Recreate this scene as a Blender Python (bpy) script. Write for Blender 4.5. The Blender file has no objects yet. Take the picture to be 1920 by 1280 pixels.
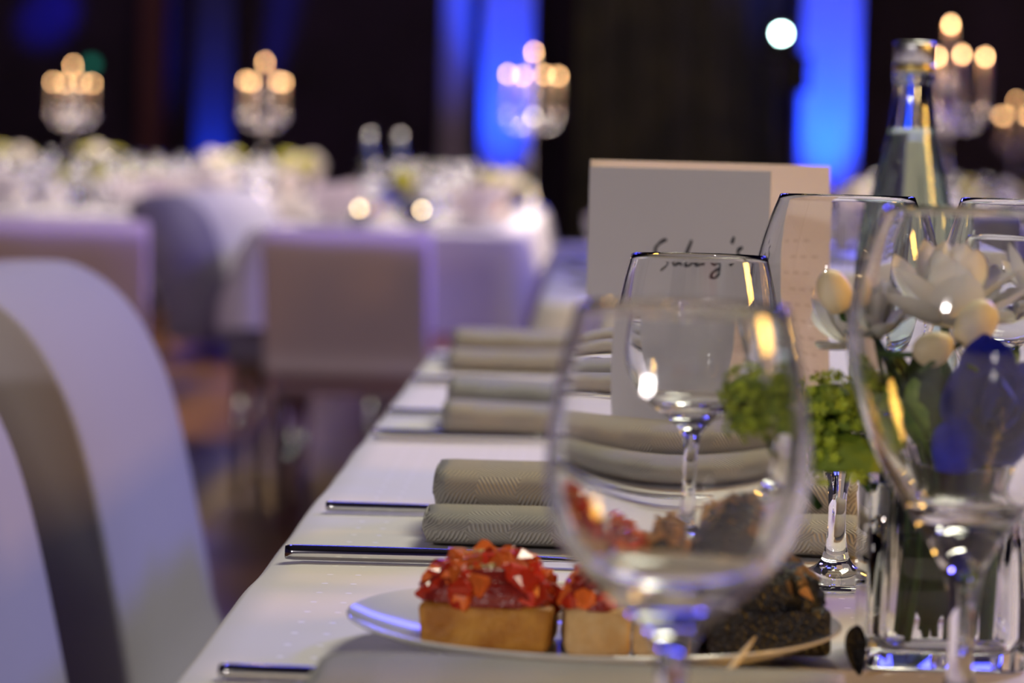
import bpy, bmesh, math, random
from mathutils import Vector, Matrix, noise
random.seed(7)
PI = math.pi; R = math.radians
S = bpy.context.scene
COL = S.collection
# ------------------------------------------------------------------ camera
cd = bpy.data.cameras.new('camera'); cam = bpy.data.objects.new('camera', cd); COL.objects.link(cam)
cam.matrix_world = (Matrix.Translation((0, 0, .951)) @ Matrix.Rotation(R(1.217), 4, 'Z')
                    @ Matrix.Rotation(R(90-3.474), 4, 'X') @ Matrix.Rotation(R(1.5), 4, 'Z'))
cd.sensor_width = 36; cd.lens = 105; cd.clip_start = .05; cd.clip_end = 100
cd.dof.use_dof = True; cd.dof.focus_distance = 1.43; cd.dof.aperture_fstop = 8.3
S.camera = cam
# ------------------------------------------------------------------ world, lights, exposure
S.view_settings.view_transform = 'Standard'; S.view_settings.look = 'None'
S.view_settings.gamma = 1; S.view_settings.use_curve_mapping = False
S.view_settings.exposure = 0.0
c = S.cycles
c.max_bounces = 20; c.transmission_bounces = 20; c.glossy_bounces = 6; c.diffuse_bounces = 3; c.transparent_max_bounces = 16
c.sample_clamp_indirect = 16.0; c.use_denoising = True; c.caustics_refractive = True; c.caustics_reflective = True
w = bpy.data.worlds.new('night'); S.world = w; w.use_nodes = True
w.node_tree.nodes['Background'].inputs[0].default_value = (.32, .24, .5, 1)
w.node_tree.nodes['Background'].inputs[1].default_value = .05

def lamp(name, kind, loc, target, energy, color, size=None, size_y=None, spot=None, blend=.5):
    l = bpy.data.lights.new(name, kind); l.energy = energy; l.color = color
    if kind == 'AREA':
        l.size = size
        if size_y: l.shape = 'RECTANGLE'; l.size_y = size_y
    else:
        l.shadow_soft_size = size or .05
    if kind == 'SPOT': l.spot_size = R(spot); l.spot_blend = blend
    o = bpy.data.objects.new(name, l); COL.objects.link(o); o.location = loc
    o.rotation_euler = (Vector(target)-Vector(loc)).to_track_quat('-Z', 'Y').to_euler()
    return o
# unseen warm fills added for brightness, blue washes, floor uplights at the pillars
lamp('fill_light', 'AREA', (1.1, 3.2, 3.9), (.15, 1.8, .75), 96, (1, .95, .74), 1.6, 1.0)
lamp('fill_light', 'AREA', (-2.2, -2.6, 2.1), (.2, 2.6, .8), 56, (1, .90, .88), .32, .2)
hl = lamp('fill_light', 'AREA', (1.0, 10.0, 4.6), (-.6, 10.6, .75), 150, (1, .86, .76), 3.0, 2.0); hl.data.spread = R(85)
hl = lamp('fill_light', 'AREA', (-2.2, 14.2, 4.6), (-2.2, 14.6, .75), 90, (1, .86, .76), 2.0, 2.0); hl.data.spread = R(75)
lamp('warm_side_light', 'AREA', (2.6, 1.1, 1.75), (.12, 1.6, .85), 40, (1, .52, .10), .5, .5)
lamp('blue_wash', 'AREA', (3.4, 6.6, 3.6), (-.7, 2.7, .7), 225, (.12, .10, 1), .8, .5)
lamp('blue_wash', 'AREA', (1.2, 17.5, 4.6), (-.4, 4.0, .9), 140, (.08, .09, 1), 7.0, 1.0)  # wide blue source added for reflections on the cutlery
lamp('blue_wash', 'AREA', (-3.6, 18.8, 4.5), (-2.6, 8, .7), 120, (.1, .1, 1), 1.2, .5)
def uplight(x, y, e, tx, ty, spot=38, tz=3.2): lamp('blue_uplight', 'SPOT', (x, y, .12), (tx, ty, tz), e, (.002, .052, 1), .06, None, spot, .8)
uplight(-.52, 19.45, 1000, -.50, 19.9); uplight(-.86, 19.62, 150, -.86, 19.95, 30)
uplight(1.62, 19.35, 1700, 1.62, 19.9); uplight(1.25, 19.6, 170, 1.25, 20.2, 30)
uplight(-2.49, 20.0, 420, -2.49, 20.4, 34, 1.3)
lamp('blue_ceiling_spot', 'SPOT', (-2.6, 18.6, 3.0), (-3.68, 20.6, 1.86), 330, (.01, .02, 1), .05, None, 10, .9)

# ------------------------------------------------------------------ materials
def mat(name, col, rough=.6, metal=0, spec=.5, **k):
    m = bpy.data.materials.new(name); m.use_nodes = True
    nt = m.node_tree; b = nt.nodes['Principled BSDF']
    b.inputs['Base Color'].default_value = (*col, 1); b.inputs['Roughness'].default_value = rough
    b.inputs['Metallic'].default_value = metal; b.inputs['Specular IOR Level'].default_value = spec
    if 'coat' in k: b.inputs['Coat Weight'].default_value = k['coat']
    if 'sss' in k:
        b.inputs['Subsurface Weight'].default_value = k['sss']; b.inputs['Subsurface Scale'].default_value = k.get('sscale', .004)
        b.inputs['Subsurface Radius'].default_value = k.get('srad', (1, .5, .3))
    if 'sheen' in k: b.inputs['Sheen Weight'].default_value = k['sheen']
    if 'vary' in k:                       # two-tone noise of the thing's own colour
        tc = nt.nodes.new('ShaderNodeTexCoord'); n = nt.nodes.new('ShaderNodeTexNoise'); n.inputs['Scale'].default_value = k.get('vscale', 40)
        n.inputs['Detail'].default_value = 6
        r = nt.nodes.new('ShaderNodeValToRGB'); r.color_ramp.elements[0].position = .35; r.color_ramp.elements[1].position = .65
        r.color_ramp.elements[0].color = (*col, 1); r.color_ramp.elements[1].color = (*k['vary'], 1)
        nt.links.new(tc.outputs['Object'], n.inputs['Vector']); nt.links.new(n.outputs['Fac'], r.inputs['Fac'])
        nt.links.new(r.outputs['Color'], b.inputs['Base Color'])
    if 'bump' in k:
        tc = nt.nodes.new('ShaderNodeTexCoord'); n = nt.nodes.new('ShaderNodeTexNoise'); n.inputs['Scale'].default_value = k.get('bscale', 200)
        bp = nt.nodes.new('ShaderNodeBump'); bp.inputs['Strength'].default_value = k['bump']; bp.inputs['Distance'].default_value = k.get('bdist', .001)
        nt.links.new(tc.outputs['Object'], n.inputs['Vector']); nt.links.new(n.outputs['Fac'], bp.inputs['Height'])
        nt.links.new(bp.outputs['Normal'], b.inputs['Normal'])
    if 'vc' in k:                         # per-object variation
        oi = nt.nodes.new('ShaderNodeObjectInfo'); hs = nt.nodes.new('ShaderNodeHueSaturation')
        mr = nt.nodes.new('ShaderNodeMapRange'); mr.inputs[3].default_value = 1-k['vc']; mr.inputs[4].default_value = 1+k['vc']
        nt.links.new(oi.outputs['Random'], mr.inputs[0]); nt.links.new(mr.outputs[0], hs.inputs['Value'])
        hs.inputs['Color'].default_value = (*col, 1); nt.links.new(hs.outputs['Color'], b.inputs['Base Color'])
    return m
def emit(name, col, strength):
    m = bpy.data.materials.new(name); m.use_nodes = True; nt = m.node_tree; nt.nodes.clear()
    e = nt.nodes.new('ShaderNodeEmission'); o = nt.nodes.new('ShaderNodeOutputMaterial')
    e.inputs[0].default_value = (*col, 1); e.inputs[1].default_value = strength; nt.links.new(e.outputs[0], o.inputs[0]); return m
def glassmat(name, col=(1, 1, 1), ior=1.5, rough=0):
    m = bpy.data.materials.new(name); m.use_nodes = True; nt = m.node_tree; nt.nodes.clear()
    g = nt.nodes.new('ShaderNodeBsdfGlass'); o = nt.nodes.new('ShaderNodeOutputMaterial')
    g.inputs['Color'].default_value = (*col, 1); g.inputs['IOR'].default_value = ior; g.inputs['Roughness'].default_value = rough
    nt.links.new(g.outputs[0], o.inputs[0]); return m
M = {}
M['glass'] = glassmat('crystal_glass', (.985, .99, .99)); M['bottle_glass'] = glassmat('bottle_glass', (.93, .97, .95), 1.5)
M['water'] = glassmat('water', (.97, 1, .98), 1.33)
M['steel'] = mat('polished_steel', (.72, .72, .74), .12, 1); M['silver'] = mat('silver', (.8, .78, .76), .16, 1)
M['gold'] = mat('gold_ring', (.75, .58, .2), .3, 1); M['cap'] = mat('aluminium_cap', (.62, .62, .62), .35, 1)
M['porcelain'] = mat('porcelain', (.82, .81, .8), .12, 0, .5, coat=.5)
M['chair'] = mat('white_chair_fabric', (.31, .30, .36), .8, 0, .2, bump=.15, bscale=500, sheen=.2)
M['chair_shade'] = mat('shaded_white_chair_fabric', (.80, .62, .74), .85, 0, .2, bump=.15, bscale=500)  # white cover with its mauve shade put into the colour
M['chair_shadow'] = mat('shadowed_chair_fabric', (.12, .10, .22), .85, 0, .2, bump=.15, bscale=500)  # chair cover with blue shadow put into the colour
M['wood'] = mat('dark_wood', (.10, .05, .03), .5, vary=(.16, .08, .04), vscale=12)
M['farcloth'] = mat('far_tablecloth', (.74, .70, .70), .85, 0, .2, bump=.2, bscale=60)
M['card'] = mat('card_paper', (.74, .70, .68), .8, 0, .2, bump=.1, bscale=900)
M['ink'] = mat('ink', (.015, .015, .02), .5)
M['candle'] = mat('candle_wax', (.58, .48, .36), .5, 0, .4, sss=.6, sscale=.02)
M['flame'] = emit('candle_flame', (1, .56, .25), 32); M['tea'] = emit('tealight_flame', (1, .74, .40), 34)
M['spotlens'] = emit('spotlight_lens', (.62, 1, .93), 55); M['led'] = emit('green_led', (.05, .5, .36), .45)
M['black'] = mat('black_metal', (.012, .012, .014), .5)
M['wall'] = mat('dark_wall', (.085, .065, .13), .9, vary=(.06, .05, .085), vscale=2)
M['column'] = mat('pale_column', (.62, .6, .62), .8); M['dusk'] = mat('dark_column', (.10, .10, .13), .8); M['brown'] = mat('brown_column', (.20, .085, .10), .8)
M['curtain'] = mat('green_grey_curtain', (.38, .40, .30), .9, vary=(.24, .27, .26), vscale=3)
M['ceil'] = mat('dark_ceiling', (.03, .028, .035), .9)
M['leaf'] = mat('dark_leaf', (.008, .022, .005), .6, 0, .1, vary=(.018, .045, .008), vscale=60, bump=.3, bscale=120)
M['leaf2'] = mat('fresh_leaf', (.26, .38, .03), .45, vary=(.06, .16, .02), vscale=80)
M['stem'] = mat('stem_green', (.03, .075, .015), .5, 0, .15, vary=(.06, .12, .03), vscale=70)
M['floret'] = mat('green_floret', (.40, .50, .03), .6, vc=.35, sss=.2, sscale=.002, srad=(.6, 1, .2))
M['floret_core'] = mat('floret_core', (.17, .25, .015), .7)
M['petal'] = mat('white_petal', (.90, .86, .78), .55, 0, .3, sss=.8, sscale=.012, srad=(1, .9, .7))
M['bud'] = mat('cream_bud', (.86, .77, .56), .5, 0, .3, sss=.3, sscale=.004, srad=(1, .8, .5), vary=(.82, .66, .34), vscale=55)
M['blue_petal'] = mat('blue_petal', (.03, .055, .72), .6, 0, .2, vary=(.015, .025, .40), vscale=70)
M['yellow_green'] = mat('yellow_green_bloom', (.52, .50, .04), .7, bump=.6, bscale=90, bdist=.01)
M['white_bloom'] = mat('white_bloom', (.84, .78, .70), .7, bump=.6, bscale=70, bdist=.01)
M['crust'] = mat('bread_crust', (.62, .30, .045), .55, 0, .4, vary=(.40, .15, .02), vscale=75, bump=.6, bscale=260, bdist=.0015)
M['crumb'] = mat('bread_crumb', (.70, .50, .26), .8, 0, .2, vary=(.58, .36, .15), vscale=110, bump=.7, bscale=300, bdist=.0015)
M['tomato'] = mat('tomato_flesh', (.56, .035, .012), .22, 0, .6, vc=.4, sss=.15, sscale=.002)
M['tomato2'] = mat('tomato_orange', (.74, .15, .025), .22, 0, .6, vc=.3, sss=.15, sscale=.003)
M['relish'] = mat('tomato_relish', (.26, .018, .012), .25, 0, .6, bump=.7, bscale=400, bdist=.002)
M['onion'] = mat('onion', (.70, .62, .30), .3, 0, .5, sss=.4, sscale=.003)
M['herb'] = mat('herb', (.015, .03, .008), .5); M['mushroom'] = mat('fried_mushroom', (.58, .27, .07), .42, vc=.5, bump=.6, bscale=320)
M['tapenade'] = mat('black_tapenade', (.014, .011, .012), .45, bump=1, bscale=420, bdist=.003)
M['pick'] = mat('wooden_pick', (.62, .48, .30), .6)

def cloth_mat():
    m = mat('damask_tablecloth', (.80, .76, .77), .8, 0, .25); nt = m.node_tree; b = nt.nodes['Principled BSDF']
    tc = nt.nodes.new('ShaderNodeTexCoord'); sx = nt.nodes.new('ShaderNodeSeparateXYZ'); nt.links.new(tc.outputs['Object'], sx.inputs[0])
    def math_(op, a, bb=None):
        n = nt.nodes.new('ShaderNodeMath'); n.operation = op
        for i, v in enumerate((a, bb)):
            if v is None: continue
            if isinstance(v, (int, float)): n.inputs[i].default_value = v
            else: nt.links.new(v, n.inputs[i])
        return n.outputs[0]
    # rows of small raised satin dots
    px, py = .0135, .030
    fx = math_('SUBTRACT', math_('FRACT', math_('DIVIDE', sx.outputs[0], px)), .5)
    fy = math_('SUBTRACT', math_('FRACT', math_('DIVIDE', sx.outputs[1], py)), .5)
    d = math_('SQRT', math_('ADD', math_('POWER', math_('MULTIPLY', fx, px), 2), math_('POWER', math_('MULTIPLY', fy, py), 2)))
    dot = math_('LESS_THAN', d, .0016)
    band = math_('LESS_THAN', math_('FRACT', math_('DIVIDE', sx.outputs[0], .062)), .52)   # dots run in lengthwise stripes
    dot = math_('MULTIPLY', dot, band)
    mx = nt.nodes.new('ShaderNodeMix'); mx.data_type = 'RGBA'
    mx.inputs[6].default_value = (.72, .69, .69, 1); mx.inputs[7].default_value = (1, .97, .93, 1)
    nt.links.new(dot, mx.inputs[0]); nt.links.new(mx.outputs[2], b.inputs['Base Color'])
    rr = math_('SUBTRACT', .8, math_('MULTIPLY', dot, .5)); nt.links.new(rr, b.inputs['Roughness'])
    n = nt.nodes.new('ShaderNodeTexNoise'); n.inputs['Scale'].default_value = 9; nt.links.new(tc.outputs['Object'], n.inputs['Vector'])
    bp = nt.nodes.new('ShaderNodeBump'); bp.inputs['Strength'].default_value = .35; bp.inputs['Distance'].default_value = .01
    nt.links.new(math_('ADD', n.outputs['Fac'], math_('MULTIPLY', dot, .08)), bp.inputs['Height']); nt.links.new(bp.outputs['Normal'], b.inputs['Normal'])
    return m
M['cloth'] = cloth_mat()
def napkin_mat():
    m = mat('grey_herringbone_linen', (.45, .43, .40), .8, 0, .2); nt = m.node_tree; b = nt.nodes['Principled BSDF']
    uv = nt.nodes.new('ShaderNodeUVMap'); sx = nt.nodes.new('ShaderNodeSeparateXYZ'); nt.links.new(uv.outputs[0], sx.inputs[0])
    def math_(op, a, bb):
        n = nt.nodes.new('ShaderNodeMath'); n.operation = op
        for i, v in enumerate((a, bb)):
            if isinstance(v, (int, float)): n.inputs[i].default_value = v
            else: nt.links.new(v, n.inputs[i])
        return n.outputs[0]
    zig = math_('PINGPONG', sx.outputs[0], .022)
    t = math_('ADD', sx.outputs[1], math_('MULTIPLY', zig, 1.3))
    s = math_('SINE', math_('MULTIPLY', t, 2*PI/.0030), 0)
    mx = nt.nodes.new('ShaderNodeMix'); mx.data_type = 'RGBA'
    mx.inputs[6].default_value = (.32, .305, .28, 1); mx.inputs[7].default_value = (.48, .455, .415, 1)
    nt.links.new(math_('ADD', math_('MULTIPLY', s, .5), .5), mx.inputs[0]); nt.links.new(mx.outputs[2], b.inputs['Base Color'])
    bp = nt.nodes.new('ShaderNodeBump'); bp.inputs['Strength'].default_value = .6; bp.inputs['Distance'].default_value = .0012
    nt.links.new(s, bp.inputs['Height']); nt.links.new(bp.outputs['Normal'], b.inputs['Normal'])
    return m
M['napkin'] = napkin_mat()
def parquet_mat():
    m = mat('parquet', (.16, .07, .025), .4, 0, .5); nt = m.node_tree; b = nt.nodes['Principled BSDF']
    tc = nt.nodes.new('ShaderNodeTexCoord'); n = nt.nodes.new('ShaderNodeTexNoise'); n.inputs['Scale'].default_value = 8
    mp = nt.nodes.new('ShaderNodeMapping'); mp.inputs['Scale'].default_value = (8, .6, 1)
    nt.links.new(tc.outputs['Object'], mp.inputs[0]); nt.links.new(mp.outputs[0], n.inputs['Vector'])
    r = nt.nodes.new('ShaderNodeValToRGB'); r.color_ramp.elements[0].color = (.09, .035, .012, 1); r.color_ramp.elements[1].color = (.18, .075, .028, 1)
    nt.links.new(n.outputs['Fac'], r.inputs[0]); nt.links.new(r.outputs[0], b.inputs['Base Color']); return m
M['parquet'] = parquet_mat()

# ------------------------------------------------------------------ builders
def tag(o, label=None, cat=None, group=None, kind=None):
    for k, v in (('label', label), ('category', cat), ('group', group), ('kind', kind)):
        if v: o[k] = v
    return o
def empty(name, label, cat, loc=(0, 0, 0), rz=0, group=None):
    o = bpy.data.objects.new(name, None); COL.objects.link(o); o.location = loc; o.rotation_euler = (0, 0, rz)
    o.empty_display_size = .05; return tag(o, label, cat, group)
def link(name, me, parent=None, loc=(0, 0, 0), rot=(0, 0, 0), scale=(1, 1, 1)):
    o = bpy.data.objects.new(name, me); COL.objects.link(o); o.parent = parent
    o.location = loc; o.rotation_euler = rot; o.scale = scale; return o
def done(name, bm, m, smooth=True):
    bmesh.ops.recalc_face_normals(bm, faces=bm.faces)
    me = bpy.data.meshes.new(name); bm.to_mesh(me); bm.free(); me.materials.append(M[m] if isinstance(m, str) else m)
    if smooth:
        me.polygons.foreach_set('use_smooth', [True]*len(me.polygons))
    return me
def copy_tree(o, parent=None):
    n = o.copy(); COL.objects.link(n); n.parent = parent
    for ch in list(o.children): copy_tree(ch, n)
    return n
def lathe_bm(prof, n=48, closed=False, mod=None):
    bm = bmesh.new(); rings = []
    for r, z in prof:
        if r < 1e-6: rings.append([bm.verts.new((0, 0, z))])
        else:
            rings.append([bm.verts.new(((r*(mod(2*PI*i/n, z) if mod else 1))*math.cos(2*PI*i/n), (r*(mod(2*PI*i/n, z) if mod else 1))*math.sin(2*PI*i/n), z)) for i in range(n)])
    for a, b in zip(rings, rings[1:]):
        for i in range(n):
            j = (i+1) % n
            if len(a) == 1 and len(b) == 1: continue
            if len(a) == 1: bm.faces.new((a[0], b[i], b[j]))
            elif len(b) == 1: bm.faces.new((a[i], a[j], b[0]))
            else: bm.faces.new((a[i], a[j], b[j], b[i]))
    return bm
def smooth_prof(pts, k=4):
    out = []
    P_ = [pts[0]]+list(pts)+[pts[-1]]
    for i in range(1, len(P_)-2):
        p0, p1, p2, p3 = [Vector(q) for q in P_[i-1:i+3]]
        for s in range(k):
            t = s/k
            v = .5*((2*p1)+(p2-p0)*t+(2*p0-5*p1+4*p2-p3)*t*t+(3*p1-p0-3*p2+p3)*t**3)
            out.append((max(v.x, 0), v.y))
    out.append(tuple(pts[-1])); return out
def box_bm(bm, lo, hi, bev=0, seg=2):
    r = bmesh.ops.create_cube(bm, size=1)
    for v in r['verts']:
        v.co = Vector([lo[i]+(v.co[i]+.5)*(hi[i]-lo[i]) for i in range(3)])
    if bev:
        es = list({e for v in r['verts'] for e in v.link_edges})
        bmesh.ops.bevel(bm, geom=es, offset=bev, segments=seg, profile=.5, affect='EDGES')
    return bm
def box(name, lo, hi, m, bev=0, seg=2, parent=None, smooth=False):
    return link(name, done(name, box_bm(bmesh.new(), lo, hi, bev, seg), m, smooth), parent)
def tube_bm(bm, pts, rad, n=8, flat=None):
    pts = [Vector(p) for p in pts]; rings = []
    rad = rad if isinstance(rad, (list, tuple)) else [rad]*len(pts)
    ref = Vector((0, 0, 1))
    for i, p in enumerate(pts):
        d = (pts[min(i+1, len(pts)-1)]-pts[max(i-1, 0)]).normalized()
        if abs(d.dot(ref)) > .95: ref2 = Vector((1, 0, 0))
        else: ref2 = ref
        u = d.cross(ref2).normalized(); v = u.cross(d)
        rings.append([bm.verts.new(p+rad[i]*(math.cos(2*PI*k/n)*u+math.sin(2*PI*k/n)*v)) for k in range(n)])
    for a, b in zip(rings, rings[1:]):
        for k in range(n): bm.faces.new((a[k], a[(k+1) % n], b[(k+1) % n], b[k]))
    bm.faces.new(rings[0]); bm.faces.new(rings[-1][::-1]); return bm

# ------------------------------------------------------------------ setting
def struct(o): o['kind'] = 'structure'; return o
struct(box('floor', (-9, -5, -.1), (9, 21, 0), 'parquet'))
struct(box('ceiling', (-9, -5, 5.2), (9, 21, 5.3), 'ceil'))
struct(box('wall_back', (-9, 20.6, 0), (9, 20.8, 5.2), 'wall'))
struct(box('wall_front', (-9, -5, 0), (9, -4.8, 5.2), 'wall'))
struct(box('wall_left', (-9, -4.8, 0), (-8.8, 20.6, 5.2), 'wall'))
struct(box('wall_right', (8.8, -4.8, 0), (9, 20.6, 5.2), 'wall'))
def pillar(x0, x1, y0, y1, m, label, narrow=None):
    e = empty('pillar', label, 'pillar', ((x0+x1)/2, (y0+y1)/2, 0)); e['kind'] = 'structure'
    hx, hy = (x1-x0)/2, (y1-y0)/2
    box('shaft', (-hx, -hy, .14), (hx, hy, 5.06), m, .012, 2, e); box('plinth', (-hx-.03, -hy-.03, 0), (hx+.03, hy+.03, .14), m, .01, 2, e)
    box('capital', (-hx-.03, -hy-.03, 5.06), (hx+.03, hy+.03, 5.2), m, .01, 2, e)
    return e
pillar(-.67, -.33, 19.85, 20.25, 'column', 'square pillar washed bright blue with a cyan glow at its foot, behind the five-flame candelabra')
pillar(-.95, -.76, 20.05, 20.4, 'column', 'slim pillar washed deep blue, just left of the cyan-footed pillar')
pillar(1.44, 1.82, 19.75, 20.2, 'column', 'wide pillar washed brightest blue, behind the menu card and bottle')
pillar(-2.99, -2.82, 20.1, 20.4, 'brown', 'unlit reddish brown pillar between the two left candelabra')
pillar(-2.62, -2.36, 20.2, 20.55, 'dusk', 'pillar lit blue only low down, left of the second candelabra')
def curtain(x0, x1, y, label):
    bm = bmesh.new(); n = int((x1-x0)/.03); rows = []
    for z in (0.02, 1.2, 2.4, 3.6, 5.1):
        rows.append([bm.verts.new((x0+(x1-x0)*i/n, y+.05*math.sin(i*.75)+.02*math.sin(i*1.9), z)) for i in range(n+1)])
    for a, b in zip(rows, rows[1:]):
        for i in range(n): bm.faces.new((a[i], a[i+1], b[i+1], b[i]))
    r = bmesh.ops.solidify(bm, geom=bm.faces, thickness=.006)
    return tag(link('curtain', done('curtain', bm, 'curtain')), label, 'curtain')
curtain(-.05, 1.36, 20.4, 'dark green-grey curtain hanging between the two blue pillars')

# ------------------------------------------------------------------ dining table in front
def table(x0, x1, y0, y1, label, h=.746):
    e = empty('dining_table', label, 'table', ((x0+x1)/2, (y0+y1)/2, 0)); hx, hy = (x1-x0)/2, (y1-y0)/2
    box('tabletop', (-hx, -hy, h-.03), (hx, hy, h), 'wood', .004, 2, e)
    for sx in (-1, 1):
        for sy in (-1, 1):
            box('leg', (sx*(hx-.08)-.025, sy*(hy-.08)-.025, 0), (sx*(hx-.08)+.025, sy*(hy-.08)+.025, h-.03), 'wood', .004, 2, e)
    return e
def cloth(x0, x1, y0, y1, label, m, drop=.26, top=.75, seg=.02, wave=.012, group=None):
    """one continuous cloth: top with rounded edges, hanging with soft folds on all four sides"""
    prof = [(-drop, .010), (-drop*.75, .008), (-drop*.5, .006), (-drop*.25, .004), (-.012, .001), (-.004, -.001), (0, -.006)]
    bm = bmesh.new(); rings = []
    per = []
    nx = max(6, int((x1-x0)/seg)); ny = max(6, int((y1-y0)/seg))
    for i in range(nx): per.append((x0+(x1-x0)*i/nx, y0, 0, -1))
    for i in range(ny): per.append((x1, y0+(y1-y0)*i/ny, 1, 0))
    for i in range(nx): per.append((x1-(x1-x0)*i/nx, y1, 0, 1))
    for i in range(ny): per.append((x0, y1-(y1-y0)*i/ny, -1, 0))
    for dz, off in prof:
        ring = []
        for (x, y, ax, ay) in per:
            wv = wave*min(1, -dz/.1)*(noise.noise((x*5, y*5, 0))*1.6+noise.noise((x*14, y*14, 3))*.7)+off
            zz = top+dz+(.0022*noise.noise((x*9, y*9, 5)) if dz > -.02 else 0)
            cx = 1 if min(abs(x-x0), abs(x-x1)) < 1e-5 and min(abs(y-y0), abs(y-y1)) < 1e-5 else 0
            ox, oy = ax, ay
            if cx: ox = -1 if abs(x-x0) < 1e-5 else 1; oy = -1 if abs(y-y0) < 1e-5 else 1
            if cx and dz < -.02: wv += .05*min(1, -dz/.2)
            ring.append(bm.verts.new((x+ox*wv, y+oy*wv, zz)))
        rings.append(ring)
    n = len(per)
    for a, b in zip(rings, rings[1:]):
        for i in range(n): bm.faces.new((a[i], a[(i+1) % n], b[(i+1) % n], b[i]))
    # top: strip grid between the long sides
    top_ring = rings[-1]; cv = {}
    for i in range(ny+1):
        for j in range(nx+1):
            if i == 0: v = top_ring[j]
            elif i == ny: v = top_ring[nx+ny+(nx-j)]
            elif j == 0: v = top_ring[(2*nx+ny+(ny-i)) % n]
            elif j == nx: v = top_ring[nx+i]
            else:
                x, y = x0+(x1-x0)*j/nx, y0+(y1-y0)*i/ny
                v = bm.verts.new((x, y, top+.0006*noise.noise((x*6, y*6, 1))))
            cv[i, j] = v
    for i in range(ny):
        for j in range(nx): bm.faces.new((cv[i, j], cv[i, j+1], cv[i+1, j+1], cv[i+1, j]))
    return tag(link('tablecloth', done('tablecloth', bm, m)), label, 'tablecloth', group)
TABLEZ = .75
table(-.135, .64, .36, 3.12, 'long dining table in front under the dotted white cloth')
cloth(-.152, .66, .34, 3.14, 'white dotted damask cloth on the long table in front', 'cloth')

# ------------------------------------------------------------------ glasses
def wine_glass(kind, n=64):
    if kind == 'water':
        out = [(0, 0), (.030, 0), (.0312, .0012), (.0295, .0026), (.018, .0048), (.0085, .0085), (.0050, .016), (.0040, .030), (.0042, .048), (.0058, .059), (.0105, .066), (.0185, .0725), (.0275, .081), (.0345, .0905), (.0380, .102), (.0387, .114), (.0372, .130), (.0342, .146), (.0310, .159)]
        bottom = .0775; wall = .0009
    else:
        out = [(0, 0), (.033, 0), (.0342, .0012), (.032, .0028), (.018, .0055), (.0085, .010), (.0052, .019), (.0043, .032), (.0048, .045), (.0072, .056), (.0125, .0665), (.0195, .0765), (.0270, .0875), (.0345, .101), (.0405, .117), (.0438, .134), (.0440, .144), (.0420, .158), (.0378, .173), (.0323, .1872)]
        bottom = .0775; wall = .0009
    base = out[:3]; prof = base+smooth_prof(out[2:], 4)[1:]
    # inner wall
    H_ = out[-1][1]; inner = [(max(r-(wall+.0034*((H_-z)/(H_-bottom))**2.2), 0), z) for r, z in smooth_prof(out[2:], 4) if z > bottom+.002][::-1]
    rim = [(out[-1][0]-wall*.5, out[-1][1]+.0004)]
    prof = prof+rim+inner
    r0 = inner[-1][0]
    prof += [(r0*.72, bottom+(inner[-1][1]-bottom)*.5), (r0*.4, bottom+(inner[-1][1]-bottom)*.15), (0, bottom)]
    return lathe_bm(prof, n)
ME_A = done('water_glass', wine_glass('water'), 'glass'); ME_B = done('wine_glass', wine_glass('wine'), 'glass')
def glass(x, y, which, label, group=None, z=TABLEZ+.0008, lean=(0, 0)):
    me = ME_A if which == 'A' else ME_B
    o = link('water_glass' if which == 'A' else 'wine_glass', me, None, (x, y, z), (lean[0], lean[1], random.random()*6))
    return tag(o, label, 'glass', group)
glass(.0309, .868, 'A', 'empty water goblet nearest the lens, blurred, in front of the canapé plate')
glass(.1415, 1.07, 'B', 'blurred tall wine glass in front of the square flower vase')
glass(.0555, 1.362, 'A', 'sharp empty water goblet in front of the lettered card')
glass(.1285, 1.437, 'B', 'sharp tall wine glass beside the lettered card, its foot behind the vase')
glass(.2195, 1.47, 'B', 'tall wine glass behind the white flowers at the right edge')
glass(.247, 1.72, 'A', 'water goblet across the table behind the white flowers')

# ------------------------------------------------------------------ cutlery
def handle_bm(L, w, t, head):
    """modern heavy cutlery along +x from the handle end at x=0"""
    bm = bmesh.new(); n = 16
    if head == 'knife':
        st = [(0, .8, .9), (.004, 1, 1), (.05, .95, 1), (.105, .62, .9), (.118, .55, .8), (.124, .9, .35), (.15, 1.12, .22), (.19, 1.1, .18), (.21, .75, .14), (.218, .3, .1)]
    else:
        st = [(0, .85, .9), (.004, 1, 1), (.05, .9, .95), (.10, .5, .7), (.135, .42, .5), (.15, .9, .35), (.158, 1.35, .3), (.168, 1.5, .3)]
    rings = []
    for x, a, b in st:
        sag = 0 if head == 'knife' else .004*max(0, (x-.12)/.05)
        rings.append([bm.verts.new((x*L/.22, w/2*a*math.copysign(abs(math.cos(2*PI*k/n+.3))**.75, math.cos(2*PI*k/n+.3)), t/2+sag+t/2*b*math.copysign(abs(math.sin(2*PI*k/n+.3))**.75, math.sin(2*PI*k/n+.3)))) for k in range(n)])
    for p, q in zip(rings, rings[1:]):
        for k in range(n): bm.faces.new((p[k], p[(k+1) % n], q[(k+1) % n], q[k]))
    bm.faces.new(rings[0]); bm.faces.new(rings[-1][::-1]); return bm
ME_KNIFE = done('knife', handle_bm(.22, .011, .0075, 'knife'), 'steel'); ME_FORKBODY = done('fork_handle', handle_bm(.20, .010, .0055, 'fork'), 'steel')
tb = bmesh.new(); tube_bm(tb, [(.150, 0, .006), (.165, 0, .008), (.185, 0, .010), (.198, 0, .0085)], [.0015, .0014, .0012, .0007], 6)
ME_TINE = done('tine', tb, 'steel')
def knife(x, y, rz, label, z=TABLEZ+.001): return tag(link('table_knife', ME_KNIFE, None, (x, y, z), (0, 0, rz)), label, 'knife')
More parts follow.
